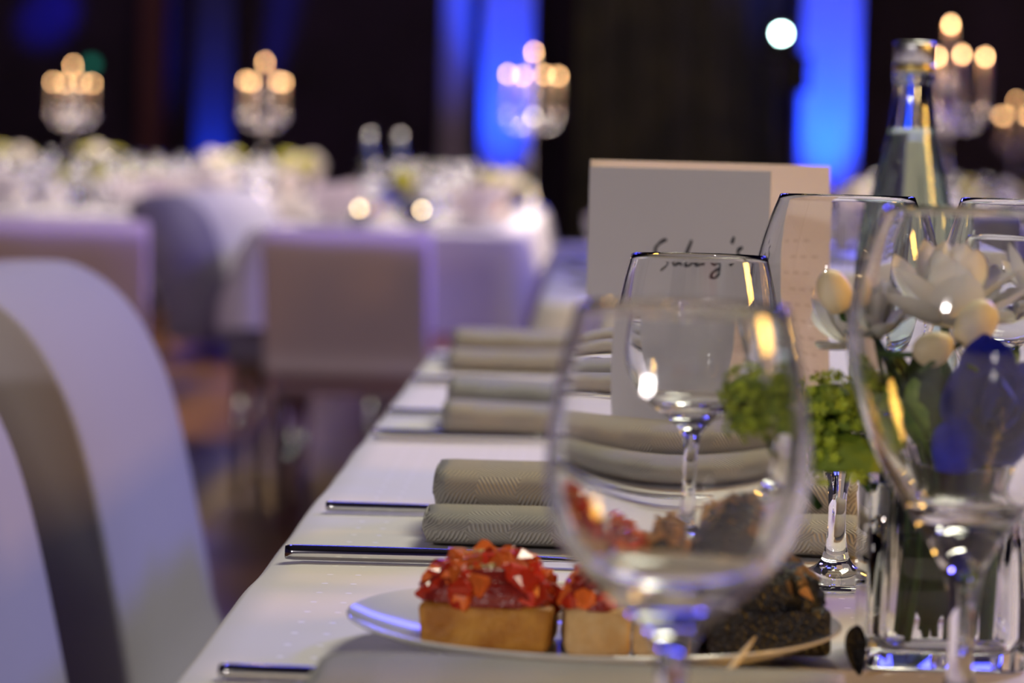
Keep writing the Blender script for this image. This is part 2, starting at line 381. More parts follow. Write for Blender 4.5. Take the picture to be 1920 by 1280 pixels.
def fork(x, y, rz, label, z=TABLEZ+.001):
    e = empty('table_fork', label, 'fork', (x, y, z), rz); link('handle', ME_FORKBODY, e)
    for k in range(4): link('tine', ME_TINE, e, (0, (k-1.5)*.0045, 0))
    return e
knife(-.1405, 1.466, R(.6), 'sharp steel knife whose handle points at the table edge before the two-roll napkin')
fork(-.1379, 1.672, R(.2), 'steel fork tucked under the sharp herringbone napkin')
fork(-.1324, 1.128, R(-1.4), 'blurred steel fork at the bottom, running behind the nearest grey napkin')
knife(-.1414, 2.11, 0, 'blurred knife in front of the second grey napkin along the table')
fork(-.1429, 2.312, 0, 'blurred fork tucked under the second grey napkin along the table')
fork(-.1422, 2.965, 0, 'blurred fork tucked under the farthest grey napkin of the left row')
knife(-.1422, 2.634, 0, 'blurred knife lying before the farthest grey napkin of the left row')

# ------------------------------------------------------------------ napkins
def napkin_me(W, lobes, sd):
    """folded linen: rounded folds side by side (y centre, half depth, height, lift), run along x; herringbone uv in metres"""
    bm = bmesh.new(); uvl = bm.loops.layers.uv.new('UVMap'); nx = 36; K = 22
    for li, (yc, hd, h, lift) in enumerate(lobes):
        grid = []
        for i in range(nx+1):
            x = W*i/nx; row = []
            e = 1 if 0 < i < nx else .97
            for k in range(K):
                a = 2*PI*k/K; cc, ss = math.cos(a), math.sin(a)
                yy = hd*e*math.copysign(abs(cc)**.75, cc); zz = h/2+h/2*e*math.copysign(abs(ss)**.7, ss)
                wob = noise.noise((x*13+sd, li*7.1, 0))*.0035
                zt = zz*(1+.10*noise.noise((x*10+sd, li*3, 2)))
                if ss < -.3: zt = zz
                row.append(bm.verts.new((x+.0015*math.sin(k*2.1+li), yc+yy+wob, lift+zt)))
            grid.append(row)
        for i in range(nx):
            arc = 0
            for k in range(K):
                k2 = (k+1) % K
                f = bm.faces.new((grid[i][k], grid[i+1][k], grid[i+1][k2], grid[i][k2]))
                l = (grid[i][k].co-grid[i][k2].co).length
                us = (W*i/nx, W*(i+1)/nx, W*(i+1)/nx, W*i/nx); vs = (arc, arc, arc+l, arc+l)
                for lp, u, v in zip(f.loops, us, vs): lp[uvl].uv = (u, v)
                arc += l
        bm.faces.new(grid[0]); bm.faces.new(grid[-1][::-1])
        # folded-layer edges at the cut end
        for q in range(3):
            s = .82-.24*q
            pts = [(-.0012, yc+hd*s*math.cos(t), lift+h/2+h/2*s*math.sin(t)) for t in [PI*.15+PI*.9*j/10 for j in range(11)]]
            tube_bm(bm, pts, .0009, 5)
    me = done('napkin', bm, 'napkin'); return me
def napkin(x, y, rz, W, lobes, sd, label):
    return tag(link('napkin', napkin_me(W, lobes, sd), None, (x, y, TABLEZ+.0012), (0, 0, rz)), label, 'napkin')
two = [(.030, .030, .0185, 0), (.098, .040, .027, .0085)]
napkin(-.0745, 1.526, R(-2.0), .224, two, 1.3, 'sharp grey herringbone napkin in two rolls behind the tomato canapé')
napkin(-.0935, 2.146, R(-.5), .225, [(.034, .034, .023, 0), (.115, .045, .026, .0085), (.205, .036, .018, 0)], 5.7, 'grey napkin in thick rolls, second along the table, blurred')
napkin(-.118, 2.80, R(-.5), .23, [(.034, .034, .020, 0), (.12, .045, .025, .0085)], 9.2, 'grey napkin farthest along the left row, small and blurred')
napkin(-.0905, .998, R(-3.0), .185, [(.052, .050, .0195, 0)], 3.1, 'nearest grey napkin, out of focus below the canapé plate')
napkin(.36, 2.30, R(2), .22, two, 11.0, 'grey napkin across the table beside the water bottle')
napkin(.36, 2.86, R(-2), .22, two, 13.0, 'grey napkin across the table farthest behind the bottle')

# ------------------------------------------------------------------ plate and canapés
pl = lathe_bm(smooth_prof([(0, .004), (.03, .004), (.055, .0042), (.070, .006), (.088, .0105), (.0985, .0145), (.1002, .0152), (.1000, .0138), (.088, .0088), (.070, .0032), (.060, .0005), (.055, 0)], 4)+[(.05, 0), (.048, .0012), (0, .0012)], 72)
tag(link('plate', done('plate', pl, 'porcelain'), None, (.0105, 1.212, TABLEZ+.0008)), 'round white porcelain plate with the four canapés', 'plate')
PZ = TABLEZ+.0052
def bread_bm(w, d, h, sd, taper=0):
    bm = bmesh.new(); box_bm(bm, (-w/2, -d/2, 0), (w/2, d/2, h), .0028, 3)
    bmesh.ops.subdivide_edges(bm, edges=[e for e in bm.edges if e.calc_length() > .008], cuts=5, use_grid_fill=True)
    for v in bm.verts:
        p = v.co*60; v.co += Vector((noise.noise(p+Vector((sd, 0, 0))), noise.noise(p+Vector((0, sd, 0))), .5*noise.noise(p+Vector((0, 0, sd))) if v.co.z > .004 else 0))*.0011
        v.co.x *= 1-taper*(1-v.co.z/h)
    return bm
def chunk_me(name, m, sd, s=(1, 1, 1), rough=.25):
    bm = bmesh.new(); bmesh.ops.create_cube(bm, size=1)
    bmesh.ops.bevel(bm, geom=bm.edges[:], offset=.13, segments=1, affect='EDGES')
    for v in bm.verts: v.co = Vector((v.co.x*s[0], v.co.y*s[1], v.co.z*s[2]))+Vector((noise.noise(v.co*1.7+Vector((sd, 0, 0))), noise.noise(v.co*1.7+Vector((0, sd, 0))), noise.noise(v.co*1.7+Vector((0, 0, sd)))))*rough
    return done(name, bm, m, False)
TOM = [chunk_me('tomato_cube', 'tomato', i*3.3) for i in range(3)]+[chunk_me('tomato_cube', 'tomato2', 20+i) for i in range(2)]
ONI = [chunk_me('onion_piece', 'onion', 31+i, (1, .7, .5)) for i in range(2)]; HER = chunk_me('herb_flake', 'herb', 41, (1, .6, .2))
MUS = [chunk_me('mushroom_piece', 'mushroom', 51+i, (1.1, .8, .55), .35) for i in range(3)]; OLI = chunk_me('olive_piece', 'tapenade', 61, (1, .8, .7), .3)
def mound_bm(w, d, h, sd, amp=.0025):
    bm = bmesh.new(); bmesh.ops.create_icosphere(bm, subdivisions=4, radius=1)
    for v in bm.verts:
        p = v.co.copy(); sq = Vector((math.copysign(abs(p.x)**.65, p.x), math.copysign(abs(p.y)**.65, p.y), p.z))
        v.co = Vector((sq.x*w/2, sq.y*d/2, max(sq.z, -.12)*h)); v.co += p*amp*noise.noise(v.co*260+Vector((sd, sd, 0)))
        if p.z < -.12: v.co.z = 0
    return bm
def canape(name, label, x, y, rz, w, d, h, bread, topping, mh, pieces, sd, taper=0):
    random.seed(int(sd*10)); e = empty(name, label, 'canapé', (x, y, PZ), rz)
    link('bread', done('bread', bread_bm(w, d, h, sd, taper), bread), e)
    link('topping_base', done('topping_base', mound_bm(w*1.0, d*1.0, mh, sd), topping), e, (0, 0, h-.001))
    for meshes, nm, cnt, lo, hi in pieces:
        for i in range(cnt):
            a, rr = random.random()*2*PI, math.sqrt(random.random())
            px, py = math.copysign(abs(math.cos(a))**.7, math.cos(a))*rr*w*.47, math.copysign(abs(math.sin(a))**.7, math.sin(a))*rr*d*.47
            pz = h+mh*max(.05, (1-rr**3))*.92
            s = random.uniform(lo, hi); me = meshes[i % len(meshes)]
            link(nm, me, e, (px, py, pz), (random.random()*3, random.random()*3, random.random()*6), (s, s, s))
    return e
canape('bruschetta', 'bruschetta heaped with diced tomato on golden crusted bread', -.0315, 1.203, R(-4), .054, .046, .0185, 'crust', 'relish', .0165,
       [(TOM, 'tomato_cube', 90, .0060, .0105), (ONI, 'onion_piece', 20, .0055, .0085), ([HER], 'herb_flake', 14, .003, .005)], 1.1, .05)
canape('bruschetta', 'second tomato bruschetta with a pale cut side, between the golden one and the mushroom canapé', .0115, 1.200, R(3), .026, .048, .019, 'crumb', 'relish', .0125,
       [(TOM, 'tomato_cube', 46, .005, .008), (ONI, 'onion_piece', 4, .004, .006)], 2.2)
canape('mushroom_canape', 'canapé of pale bread topped with fried mushrooms and black olives', .0385, 1.202, R(-2), .024, .048, .019, 'crumb', 'tapenade', .013,
       [(MUS, 'mushroom_piece', 36, .006, .010), ([OLI], 'olive_piece', 12, .004, .007)], 3.3)
canape('olive_canape', 'black olive canapé with crumbly dark sides at the right rim of the plate', .0780, 1.212, R(8), .050, .050, .020, 'tapenade', 'tapenade', .018,
       [(MUS, 'mushroom_piece', 46, .006, .0105), ([OLI], 'olive_piece', 46, .005, .009)], 4.4)
pk = bmesh.new(); tube_bm(pk, [(.0545, 1.05, .7690), (.064, 1.10, .7690), (.0727, 1.15, .7690)], [.0010, .0013, .0006], 8)
tag(link('cocktail_pick', done('cocktail_pick', pk, 'pick')), 'thin wooden pick leaning on the plate rim by the black canapé', 'pick')
def leaf_bm(L, W, curl=.3, nx=8, ny=6, fold=.15, wav=0):
    bm = bmesh.new(); g = []
    for i in range(nx+1):
        t = i/nx; wdt = W*(math.sin(PI*min(1, t*.92+.08))**.8)*(.6+.4*t) if t < 1 else W*.04
        row = []
        for j in range(ny+1):
            s = j/ny*2-1
            row.append(bm.verts.new((s*wdt/2, L*t*math.cos(curl*t), L*t*math.sin(curl*t)+abs(s)**1.6*wdt*fold+wav*math.sin(t*11+s*3)*W)))
        g.append(row)
    for i in range(nx):
        for j in range(ny): bm.faces.new((g[i][j], g[i][j+1], g[i+1][j+1], g[i+1][j]))
    return bm
lf = leaf_bm(.020, .012, .9, fold=.4); bmesh.ops.solidify(lf, geom=lf.faces, thickness=.0006)
tag(link('salad_leaf', done('salad_leaf', lf, 'tapenade'), None, (.1155, 1.172, TABLEZ+.0015), (0.5, 0, R(20))), 'small curled dark leaf on the cloth between plate and vase', 'leaf')

# ------------------------------------------------------------------ menu card with handwriting
STROKES = [[(66.5, 156.6), (63.9, 156.2), (59.7, 153.8), (57.2, 150.6), (58.6, 147.5), (61.8, 144.5), (61.5, 141.3), (57.7, 138.4), (54.2, 136.6)],
 [(69.5, 147.3), (67.5, 143.5), (68.9, 141.0), (72.3, 142.4), (75.1, 146.9), (74.5, 142.8), (76.7, 141.4)],
 [(86.7, 157.3), (83.6, 151.0), (80.8, 144.7), (80.1, 141.2), (84.4, 141.7), (86.8, 144.9), (84.2, 146.7), (81.3, 144.7)],
 [(89.0, 143.8), (92.8, 145.2), (93.1, 147.1), (90.1, 147.2), (88.6, 144.4), (90.4, 141.7), (94.6, 142.8)],
 [(97.3, 147.5), (96.3, 142.2), (97.9, 145.4), (101.1, 147.7), (103.3, 147.2)],
 [(112.1, 147.9), (108.7, 148.9), (105.4, 146.6), (105.5, 143.6), (108.9, 143.4), (111.6, 147.8), (112.3, 142.9), (111.7, 137.4), (108.5, 133.6), (104.2, 134.0), (105.8, 137.1), (111.5, 140.5)],
 [(119.9, 160.4), (118.4, 156.7)],
 [(126.7, 154.6), (123.9, 153.2), (123.2, 150.8), (125.8, 148.4), (125.5, 145.4), (122.2, 143.7)]]
A_, B_, C_ = Vector((.006, 1.80, 0)), Vector((.1085, 1.695, 0)), Vector((.1535, 1.842, 0))
card = empty('menu_card', "folded standing menu card with Suberg's written by hand in black on its cover", 'menu card', (A_.x, A_.y, TABLEZ+.001))
def leafpanel(name, d, L, H, t=.0011):
    bm = box_bm(bmesh.new(), (0, -t/2, 0), (L, t/2, H), .0003, 1); o = link(name, done(name, bm, 'card', False), card)
    o.rotation_euler = (0, 0, math.atan2(d.y, d.x)); return o
front = leafpanel('front_leaf', B_-A_, .1467, .1975); back = leafpanel('back_leaf', C_-A_, .1535, .2015)
bm = bmesh.new()
for st in STROKES:
    pts2 = smooth_prof(st, 5); tube_bm(bm, [(u/1000, -.0006, v/1000-.001) for u, v in pts2], [.00105*(.75+.4*abs(math.sin(i*.31))) for i in range(len(pts2))], 6)
link('lettering', done('lettering', bm, 'ink'), front)
bm = bmesh.new()
for r_ in range(9):                                   # faint short text lines inside the back leaf
    z = .055+r_*.012; x = .118+.004*math.sin(r_*3)
    for k in range(3): box_bm(bm, (x+k*.009, -.0008, z), (x+k*.009+.005, -.0005, z+.0008))
link('inside_print', done('inside_print', bm, mat('grey_print', (.40, .34, .31), .8), False), back)

# ------------------------------------------------------------------ water bottle
b = empty('water_bottle', 'clear glass water bottle with silver screw cap behind the menu card', 'bottle', (.2315, 2.1, TABLEZ+.001))
flute = lambda a, z: 1+.028*math.cos(12*a)*max(0, min(1, (z-.10)/.03))*max(0, min(1, (.225-z)/.03))
bo = [(0, .004), (.026, .0), (.0335, .004), (.0345, .012), (.0345, .085), (.0350, .118), (.0322, .150), (.0268, .182), (.0212, .208), (.0165, .231), (.0142, .249), (.0136, .260), (.0150, .263), (.0150, .267), (.0132, .269), (.0132, .284)]
outer = smooth_prof(bo, 3); inner = [(max(r-.0028, .004), z) for r, z in smooth_prof(bo[3:], 3)][::-1]
link('bottle_body', done('bottle_body', lathe_bm(outer+[(inner[0][0]+.001, .2848)]+inner+[(.02, .0085), (0, .009)], 72, mod=flute), 'bottle_glass'), b)
wt = [(max(r-.00295, .003), z) for r, z in smooth_prof(bo[3:], 3) if z < .229]
link('water', done('water', lathe_bm([(0, .0095), (.02, .009)]+wt+[(wt[-1][0]*.97, .2292), (0, .229)], 72, mod=flute), 'water'), b)
link('cap', done('cap', lathe_bm([(0, .2895), (.0125, .2895), (.0141, .2885), (.0143, .286), (.0143, .2745), (.0136, .2743)], 48, mod=lambda a, z: 1+.012*math.cos(40*a)), 'cap'), b)
link('cap_ring', done('cap_ring', lathe_bm([(.0134, .2738), (.0146, .2738), (.0147, .2695), (.0134, .2693), (.0134, .2738)], 48), 'gold'), b)

# ------------------------------------------------------------------ vase and flowers
def sq(a, r, n=6):
    cc, ss = abs(math.cos(a)), abs(math.sin(a)); return r/((cc**n+ss**n)**(1/n))
VX, VY = .1530, 1.2260
def square_vase():
    bm = bmesh.new(); N = 64; rings = []
    for r, z, p in [(.0, 0, 8), (.0315, 0, 14), (.0325, .001, 14), (.0325, .0735, 14), (.0318, .0745, 14), (.0292, .0745, 12), (.0285, .0735, 10), (.0285, .014, 10), (.0270, .009, 8), (.0235, .0072, 6), (0, .0070, 6)]:
        rings.append([bm.verts.new((0, 0, z))] if r == 0 else [bm.verts.new((sq(2*PI*i/N, r, p)*math.cos(2*PI*i/N), sq(2*PI*i/N, r, p)*math.sin(2*PI*i/N), z)) for i in range(N)])
    for a, c2 in zip(rings, rings[1:]):
        for i in range(N):
            j = (i+1) % N
            if len(a) == 1: bm.faces.new((a[0], c2[i], c2[j]))
            elif len(c2) == 1: bm.faces.new((a[i], a[j], c2[0]))
            else: bm.faces.new((a[i], a[j], c2[j], c2[i]))
    return bm
vase = tag(link('square_vase', done('square_vase', square_vase(), 'glass'), None, (VX, VY, TABLEZ+.0008), (0, 0, R(0))), 'small square clear glass vase with rounded corners full of dark stems', 'vase')
# greenery filling the vase: dark stems and leaves
g = empty('greenery', 'dark green stems and leaves packed inside the square vase', 'greenery', (VX, VY, TABLEZ+.009))
random.seed(5)
for i in range(26):
    x, y = random.uniform(-.021, .021), random.uniform(-.022, .022); x2, y2 = max(-.022, min(.022, x+random.uniform(-.007, .007))), max(-.022, min(.022, y+random.uniform(-.007, .007)))
    bm = tube_bm(bmesh.new(), [(x, y, .001+random.random()*.004), ((x+x2)/2+.002, (y+y2)/2, .035), (x2, y2, .085)], [.0016, .0018, .0016], 7); link('stem', done('stem', bm, 'stem'), g)
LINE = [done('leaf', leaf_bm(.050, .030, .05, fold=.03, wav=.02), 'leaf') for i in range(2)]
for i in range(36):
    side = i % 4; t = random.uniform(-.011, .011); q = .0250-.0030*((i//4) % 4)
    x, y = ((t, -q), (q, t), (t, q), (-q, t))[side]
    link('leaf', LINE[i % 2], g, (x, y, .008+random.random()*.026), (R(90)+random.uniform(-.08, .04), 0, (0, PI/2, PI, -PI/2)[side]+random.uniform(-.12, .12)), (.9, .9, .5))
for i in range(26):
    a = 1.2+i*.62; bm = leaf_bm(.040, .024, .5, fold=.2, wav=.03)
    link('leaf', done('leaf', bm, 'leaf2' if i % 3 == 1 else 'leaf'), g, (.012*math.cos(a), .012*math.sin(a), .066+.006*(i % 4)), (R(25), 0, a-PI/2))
# white flower
PET = [done('petal', leaf_bm(.042, .030, c_, 8, 6, .24), 'petal') for c_ in (.35, .6, .1)]
def flower(name, label, cat, loc, tilt, rows, meshes, core=None, stem=None):
    e = empty(name, label, cat, loc); e.rotation_euler = tilt
    for n, pitch, s, off in rows:
        for k in range(n):
            link('petal', meshes[k % len(meshes)], e, (0, 0, off), (pitch+random.uniform(-.12, .12), random.uniform(-.15, .15), 2*PI*k/n+off*90+random.uniform(-.15, .15)), (s, s, s))
    if core: link('flower_centre', done('flower_centre', mound_bm(core*2, core*2, core, 3), 'bud'), e)
    if stem: link('stem', done('stem', tube_bm(bmesh.new(), [(0, 0, 0), (.001, .001, -stem/2), (.002, 0, -stem)], .0018, 7), 'stem'), e)
    return e
flower('white_flower', 'large white flower with broad open petals above the vase', 'flower', (.152, 1.236, .884), (R(6), R(4), 0), [(8, R(6), 1.0, 0), (7, R(34), .92, .001), (6, R(62), .85, .002)], PET, .006, .03)
flower('white_flower', 'smaller white flower half hidden at the left of the large white one', 'flower', (.1170, 1.236, .877), (R(12), R(-14), .5), [(7, R(10), .68, 0), (6, R(42), .66, .001), (4, R(66), .55, .002)], PET, .004, .03)
flower('white_flower', 'white flower cut by the right edge of the picture', 'flower', (.199, 1.250, .890), (R(8), R(14), .9), [(7, R(12), .85, 0), (6, R(45), .8, .001)], PET, .004, .03)
BUD = done('bud_tip', lathe_bm(smooth_prof([(0, 0), (.004, .001), (.0068, .006), (.0072, .011), (.0055, .0165), (.002, .0195), (0, .0198)], 3), 20, mod=lambda a, z: 1+.06*math.cos(3*a)), 'bud')
for i, (x, y, z, rx, ry, s, lab) in enumerate([(.1075, 1.215, .893, .3, -.4, .95, 'cream bud standing alone beside the menu card, leftmost of the bouquet'), (.1345, 1.190, .874, 1.1, -.5, 1.0, 'cream bud below the small white flower'),
        (.1525, 1.185, .880, .7, .1, 1.15, 'plump cream bud in the middle under the large white flower'), (.1600, 1.182, .868, 1.5, .5, 1.1, 'cream bud just above the blue flower'), (.118, 1.235, .876, .6, -.6, .9, 'cream bud above the green florets')]):
    e = empty('flower_bud', lab, 'flower bud', (x, y, z)); e.rotation_euler = (rx, ry, i)
    link('bud_tip', BUD, e, scale=(s, s, s)); link('stem', done('stem', tube_bm(bmesh.new(), [(0, 0, .001), (.0, .004, -.010), (.001, .008, -.022)], .0012, 6), 'stem'), e)
# green viburnum heads: florets as parts
def floret_me():
    bm = bmesh.new(); c0 = bm.verts.new((0, 0, .0))
    for k in range(5):
        a = 2*PI*k/5
        p = [bm.verts.new((r*math.cos(a+o), r*math.sin(a+o), z)) for r, o, z in ((.45, -.5, .12), (.95, -.28, .42), (1.0, .28, .42), (.45, .5, .12))]
        bm.faces.new((c0, p[0], p[3])); bm.faces.new((p[0], p[1], p[2], p[3]))
    return done('floret', bm, 'floret', False)
FLO = floret_me()
def viburnum(label, loc, rad, n, seed, lobes):
    random.seed(seed); e = empty('green_bloom', label, 'flower', loc)
    for (lx, ly, lz, lr) in lobes:
        link('floret_core', done('floret_core', mound_bm(lr*1.7, lr*1.7, lr*.85, seed), 'floret_core'), e, (lx, ly, lz-lr*.25))
    for i in range(n):
        lx, ly, lz, lr = lobes[i % len(lobes)]
        z = random.uniform(-.55, 1); a = random.random()*2*PI; q = math.sqrt(max(0, 1-z*z))
        d = Vector((q*math.cos(a), q*math.sin(a), z)); rr = lr*random.uniform(.86, 1.06)
        s = random.uniform(.0021, .0031)
        link('floret', FLO, e, Vector((lx, ly, lz))+d*rr, d.to_track_quat('Z', 'Y').to_euler(), (s, s, s))
    link('stem', done('stem', tube_bm(bmesh.new(), [(.002, 0, 0), (.012, .004, -.02), (.024, .006, -.035)], .0018, 7), 'stem'), e)
    return e
viburnum('bright lime green flower head hanging over the left rim of the vase', (.1045, 1.203, .8475), .02, 300, 3, [(-.002, 0, .009, .0125), (.0055, -.002, -.013, .0165), (-.006, .005, -.004, .0135), (.010, .007, .002, .0135)])
viburnum('green flower head seen through the nearest goblet', (.0790, 1.224, .846), .02, 240, 4, [(-.002, 0, .004, .0145), (.002, 0, -.012, .015)])
BPET = [done('petal', leaf_bm(.038, .032, c_, 8, 6, .22), 'blue_petal') for c_ in (.5, .9, .2)]
flower('blue_flower', 'deep blue flower with broad petals in front of the white one', 'flower', (.1650, 1.172, .848), (R(58), R(-10), 0), [(6, R(8), 1.0, 0), (5, R(36), .85, .001), (4, R(62), .6, .002)], BPET, None, .03)

# ------------------------------------------------------------------ chairs
def chair_back_bm(width, front, rear):
    """closed side profile (x,z) swept along y with rounded sides"""
    prof = []
    for i in range(len(front+rear)):
        q = front+rear; p0, p1, p2, p3 = [Vector(q[(i+k) % len(q)]) for k in (-1, 0, 1, 2)]
        for t in (0, .25, .5, .75):
            v = .5*((2*p1)+(p2-p0)*t+(2*p0-5*p1+4*p2-p3)*t*t+(3*p1-p0-3*p2+p3)*t**3); prof.append((v.x, v.y))
    bm = bmesh.new(); rings = []
    cx = sum(p[0] for p in prof)/len(prof); cz = sum(p[1] for p in prof)/len(prof)
    for y, s in ((-width/2, .955), (-width/2+.004, .985), (-width/2+.012, 1), (-width/6, 1), (width/6, 1), (width/2-.012, 1), (width/2-.004, .985), (width/2, .955)):
        rings.append([bm.verts.new((cx+(x-cx)*(1-(1-s)*1.3), y, cz+(z-cz)*(1-(1-s)*.35))) for x, z in prof])
    n = len(prof)
    for a, b2 in zip(rings, rings[1:]):
        for i in range(n): bm.faces.new((a[i], a[(i+1) % n], b2[(i+1) % n], b2[i]))
    bm.faces.new(rings[0]); bm.faces.new(rings[-1][::-1]); return bm
def make_chair(label, loc, rz, m, group=None, wide=.52):
    """chair facing +x, origin on the floor under the seat centre"""
    e = empty('banquet_chair', label, 'chair', loc, rz, group)
    front = [(-.165, .44), (-.172, .50), (-.186, .576), (-.212, .69), (-.236, .755), (-.270, .805), (-.315, .834), (-.36, .838)]
    rear = [(-.42, .832), (-.462, .812), (-.468, .78), (-.44, .70), (-.40, .60), (-.36, .50), (-.345, .44)]
    link('backrest', done('backrest', chair_back_bm(wide, front, rear), m), e)
    box('seat', (-.20, -wide/2+.01, .38), (.24, wide/2-.01, .47), m, .02, 3, e, True)
    for sx in (-.16, .20):
        for sy in (-1, 1): 
            bm = bmesh.new(); r = bmesh.ops.create_cone(bm, cap_ends=True, segments=14, radius1=.013, radius2=.018, depth=.38)
            link('leg', done('leg', bm, 'steel'), e, (sx, sy*(wide/2-.05), .19))
    return e
def dup_chair(src, loc, rz, label, m=None, group=None):
    n = copy_tree(src); n.location = loc; n.rotation_euler = (0, 0, rz); n['label'] = label
    if 'group' in n: del n['group']
    if group: n['group'] = group
    return n
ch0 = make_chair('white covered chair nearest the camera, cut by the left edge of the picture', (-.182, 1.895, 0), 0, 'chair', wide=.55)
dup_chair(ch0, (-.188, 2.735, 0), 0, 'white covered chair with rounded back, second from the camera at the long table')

# ------------------------------------------------------------------ far tables
def far_table(x0, x1, y0, y1, label, clabel, drop=.30, wave=.02):
    table(x0+.02, x1-.02, y0+.02, y1-.02, label)
    return cloth(x0, x1, y0, y1, clabel, 'farcloth', drop, .75, .05, wave)
far_table(-.875, -.135, 7.95, 12.6, 'long table in the middle distance bearing the five-flame candelabra', 'white cloth with a bright corner fold on the middle far table', .265)
far_table(-2.06, -1.28, 9.3, 12.6, 'long table at the far left behind the shade-tinted chair', 'white cloth on the far left table', .30)
far_table(-1.95, -1.10, 13.2, 15.0, 'distant table under the second candelabra from the left', 'white cloth on the distant table under the second candelabra', .30)
far_table(-3.3, -2.2, 14.3, 16.4, 'distant table under the leftmost candelabra', 'white cloth on the distant table under the leftmost candelabra', .30)
far_table(.72, 1.50, 8.2, 11.2, 'table behind the water bottle bearing the right candelabra', 'white cloth on the table behind the water bottle', .30)
far_table(2.2, 3.0, 17.2, 18.8, 'most distant table under the candelabra at the right edge', 'white cloth on the most distant table at the right edge', .30)
far_table(-.055, .62, 4.25, 7.3, 'table standing in line behind the long front table', 'lavender lit white cloth on the table behind the front one', .30)
# chairs among the far tables
chm = make_chair('shade-tinted white chair turned back to us at the head of the middle far table', (-.56, 7.62, 0), R(90), 'chair_shade', wide=.40)
dup_chair(chm, (-1.31, 7.72, 0), R(97), 'shade-tinted white chair with its back to us at the left, before the far left table')
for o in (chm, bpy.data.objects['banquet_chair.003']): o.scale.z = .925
chn = make_chair('dark shadow-tinted chair at the far left beyond the white table edge', (-2.36, 11.4, 0), R(0), 'chair_shadow', wide=.5)
dup_chair(chn, (.90, 7.82, 0), R(90), 'dark shadow-tinted chair behind the goblets at the right edge')
for i, (x, y) in enumerate([(-.76, 8.40), (-.76, 8.96), (-.76, 9.52)]):
    dup_chair(ch0, (x, y, 0), R(0), ['white chair at the near left corner of the middle far table', 'white chair second along the left side of the middle far table', 'white chair third along the left side of the middle far table'][i])

# candelabra
CW = .064
def make_candelabrum(label, loc, rz):
    e = empty('candelabra', label, 'candelabra', loc, rz)
    stem = smooth_prof([(0, 0), (.068, 0), (.070, .006), (.055, .014), (.028, .022), (.014, .040), (.010, .07), (.019, .088), (.010, .105), (.0075, .20), (.012, .215), (.0075, .232), (.0075, .30), (.014, .32), (.023, .345), (.026, .362), (.016, .38), (.009, .40), (.009, .43), (.013, .445), (.024, .452), (.025, .458), (.012, .459), (0, .459)], 3)
    link('stem', done('stem', lathe_bm(stem, 32), 'silver'), e)
    cup = smooth_prof([(0, 0), (.006, 0), (.008, .008), (.020, .014), (.025, .018), (.024, .020), (.014, .021), (.014, .032), (.012, .033), (0, .033)], 2)
    arm = [(0, 0, .355), (.03, 0, .335), (.06, 0, .325), (.09, 0, .335), (.107, 0, .345), (.11, 0, .363)]
    ME = dict(arm=done('arm', tube_bm(bmesh.new(), arm, [.007, .0065, .006, .006, .006, .005], 8), 'silver'), cup=done('cup', lathe_bm(cup, 24), 'silver'),
              candle=done('candle', lathe_bm([(0, 0), (.0105, 0), (.0100, .140), (.0092, .145), (.006, .143), (0, .142)], 20), 'candle'),
              flame=done('flame', lathe_bm(smooth_prof([(0, 0), (.0045, .003), (.0056, .007), (.0042, .013), (.0015, .018), (0, .020)], 2), 12), 'flame'))
    def candle_at(x, y, z, r=0):
        link('candle_cup', ME['cup'], e, (x, y, z)); c_ = link('candle', ME['candle'], e, (x, y, z+.026)); link('flame', ME['flame'], c_, (0, 0, .146))
    candle_at(0, 0, .452)
    l = bpy.data.lights.new('candle_light', 'POINT'); l.energy = 11; l.color = (1, .6, .28); l.shadow_soft_size = .04
    lo = bpy.data.objects.new('candle_light', l); COL.objects.link(lo); lo.parent = e; lo.location = (0, 0, .70)
    for k in range(4):
        a = PI/2*k; link('arm', ME['arm'], e, rot=(0, 0, a)); candle_at(.11*math.cos(a), .11*math.sin(a), .360)
    return e
cand = make_candelabrum('five-armed silver candelabra with lit candles before the blue pillar', (-.197, 12.0, .752), R(24))
for x, y, rz, lab in [(-2.644, 15.5, 32, 'leftmost lit candelabra on a distant table'), (-1.508, 14.2, 41, 'lit candelabra second from the left, between brown pillar and cyan glow'),
                      (1.084, 8.9, 12, 'large lit candelabra just right of the water bottle'), (2.60, 18.0, 30, 'lit candelabra cut by the right edge of the picture')]:
    n = copy_tree(cand); n.location = (x, y, .752); n.rotation_euler = (0, 0, R(rz)); n['label'] = lab

# stage lamp and led
e = empty('stage_spotlight', 'white glowing stage spotlight on a stand before the blue pillar', 'spotlight', (1.117, 17.0, 0))
link('pole', done('pole', tube_bm(bmesh.new(), [(.02, .12, .02), (.02, .12, 1.55)], .02, 10), 'black'), e)
for k in range(3):
    a = 2*PI*k/3+.4; link('leg', done('leg', tube_bm(bmesh.new(), [(.02, .12, .45), (.02+.38*math.cos(a), .12+.38*math.sin(a), .015)], .014, 8), 'black'), e)
link('housing', done('housing', lathe_bm([(0, -.20), (.055, -.20), (.07, -.17), (.075, -.02), (.085, 0), (.075, .001), (.032, -.004), (0, -.004)], 28), 'black'), e, (0, 0, 1.704), (R(90), 0, R(2)))
link('lens', done('lens', lathe_bm([(0, .006), (.02, .004), (.028, 0), (.028, -.003), (0, -.003)], 24), 'spotlens'), e, (0, -.002, 1.704), (R(90), 0, R(2)))
bm = bmesh.new(); tube_bm(bm, [(-.09, .08, 1.70), (-.09, .10, 1.58), (.09, .10, 1.58), (.09, .08, 1.70)], .012, 8); link('yoke', done('yoke', bm, 'black'), e)
box('control_box', (.0, .03, 1.38), (.17, .20, 1.60), 'black', .01, 2, e)
e = empty('led_lamp', 'faint green signal light high on the dark wall at the left', 'lamp', (-3.37, 20.5, 1.53))
box('lamp_body', (-.05, 0, -.05), (.05, .10, .05), 'black', .01, 2, e)
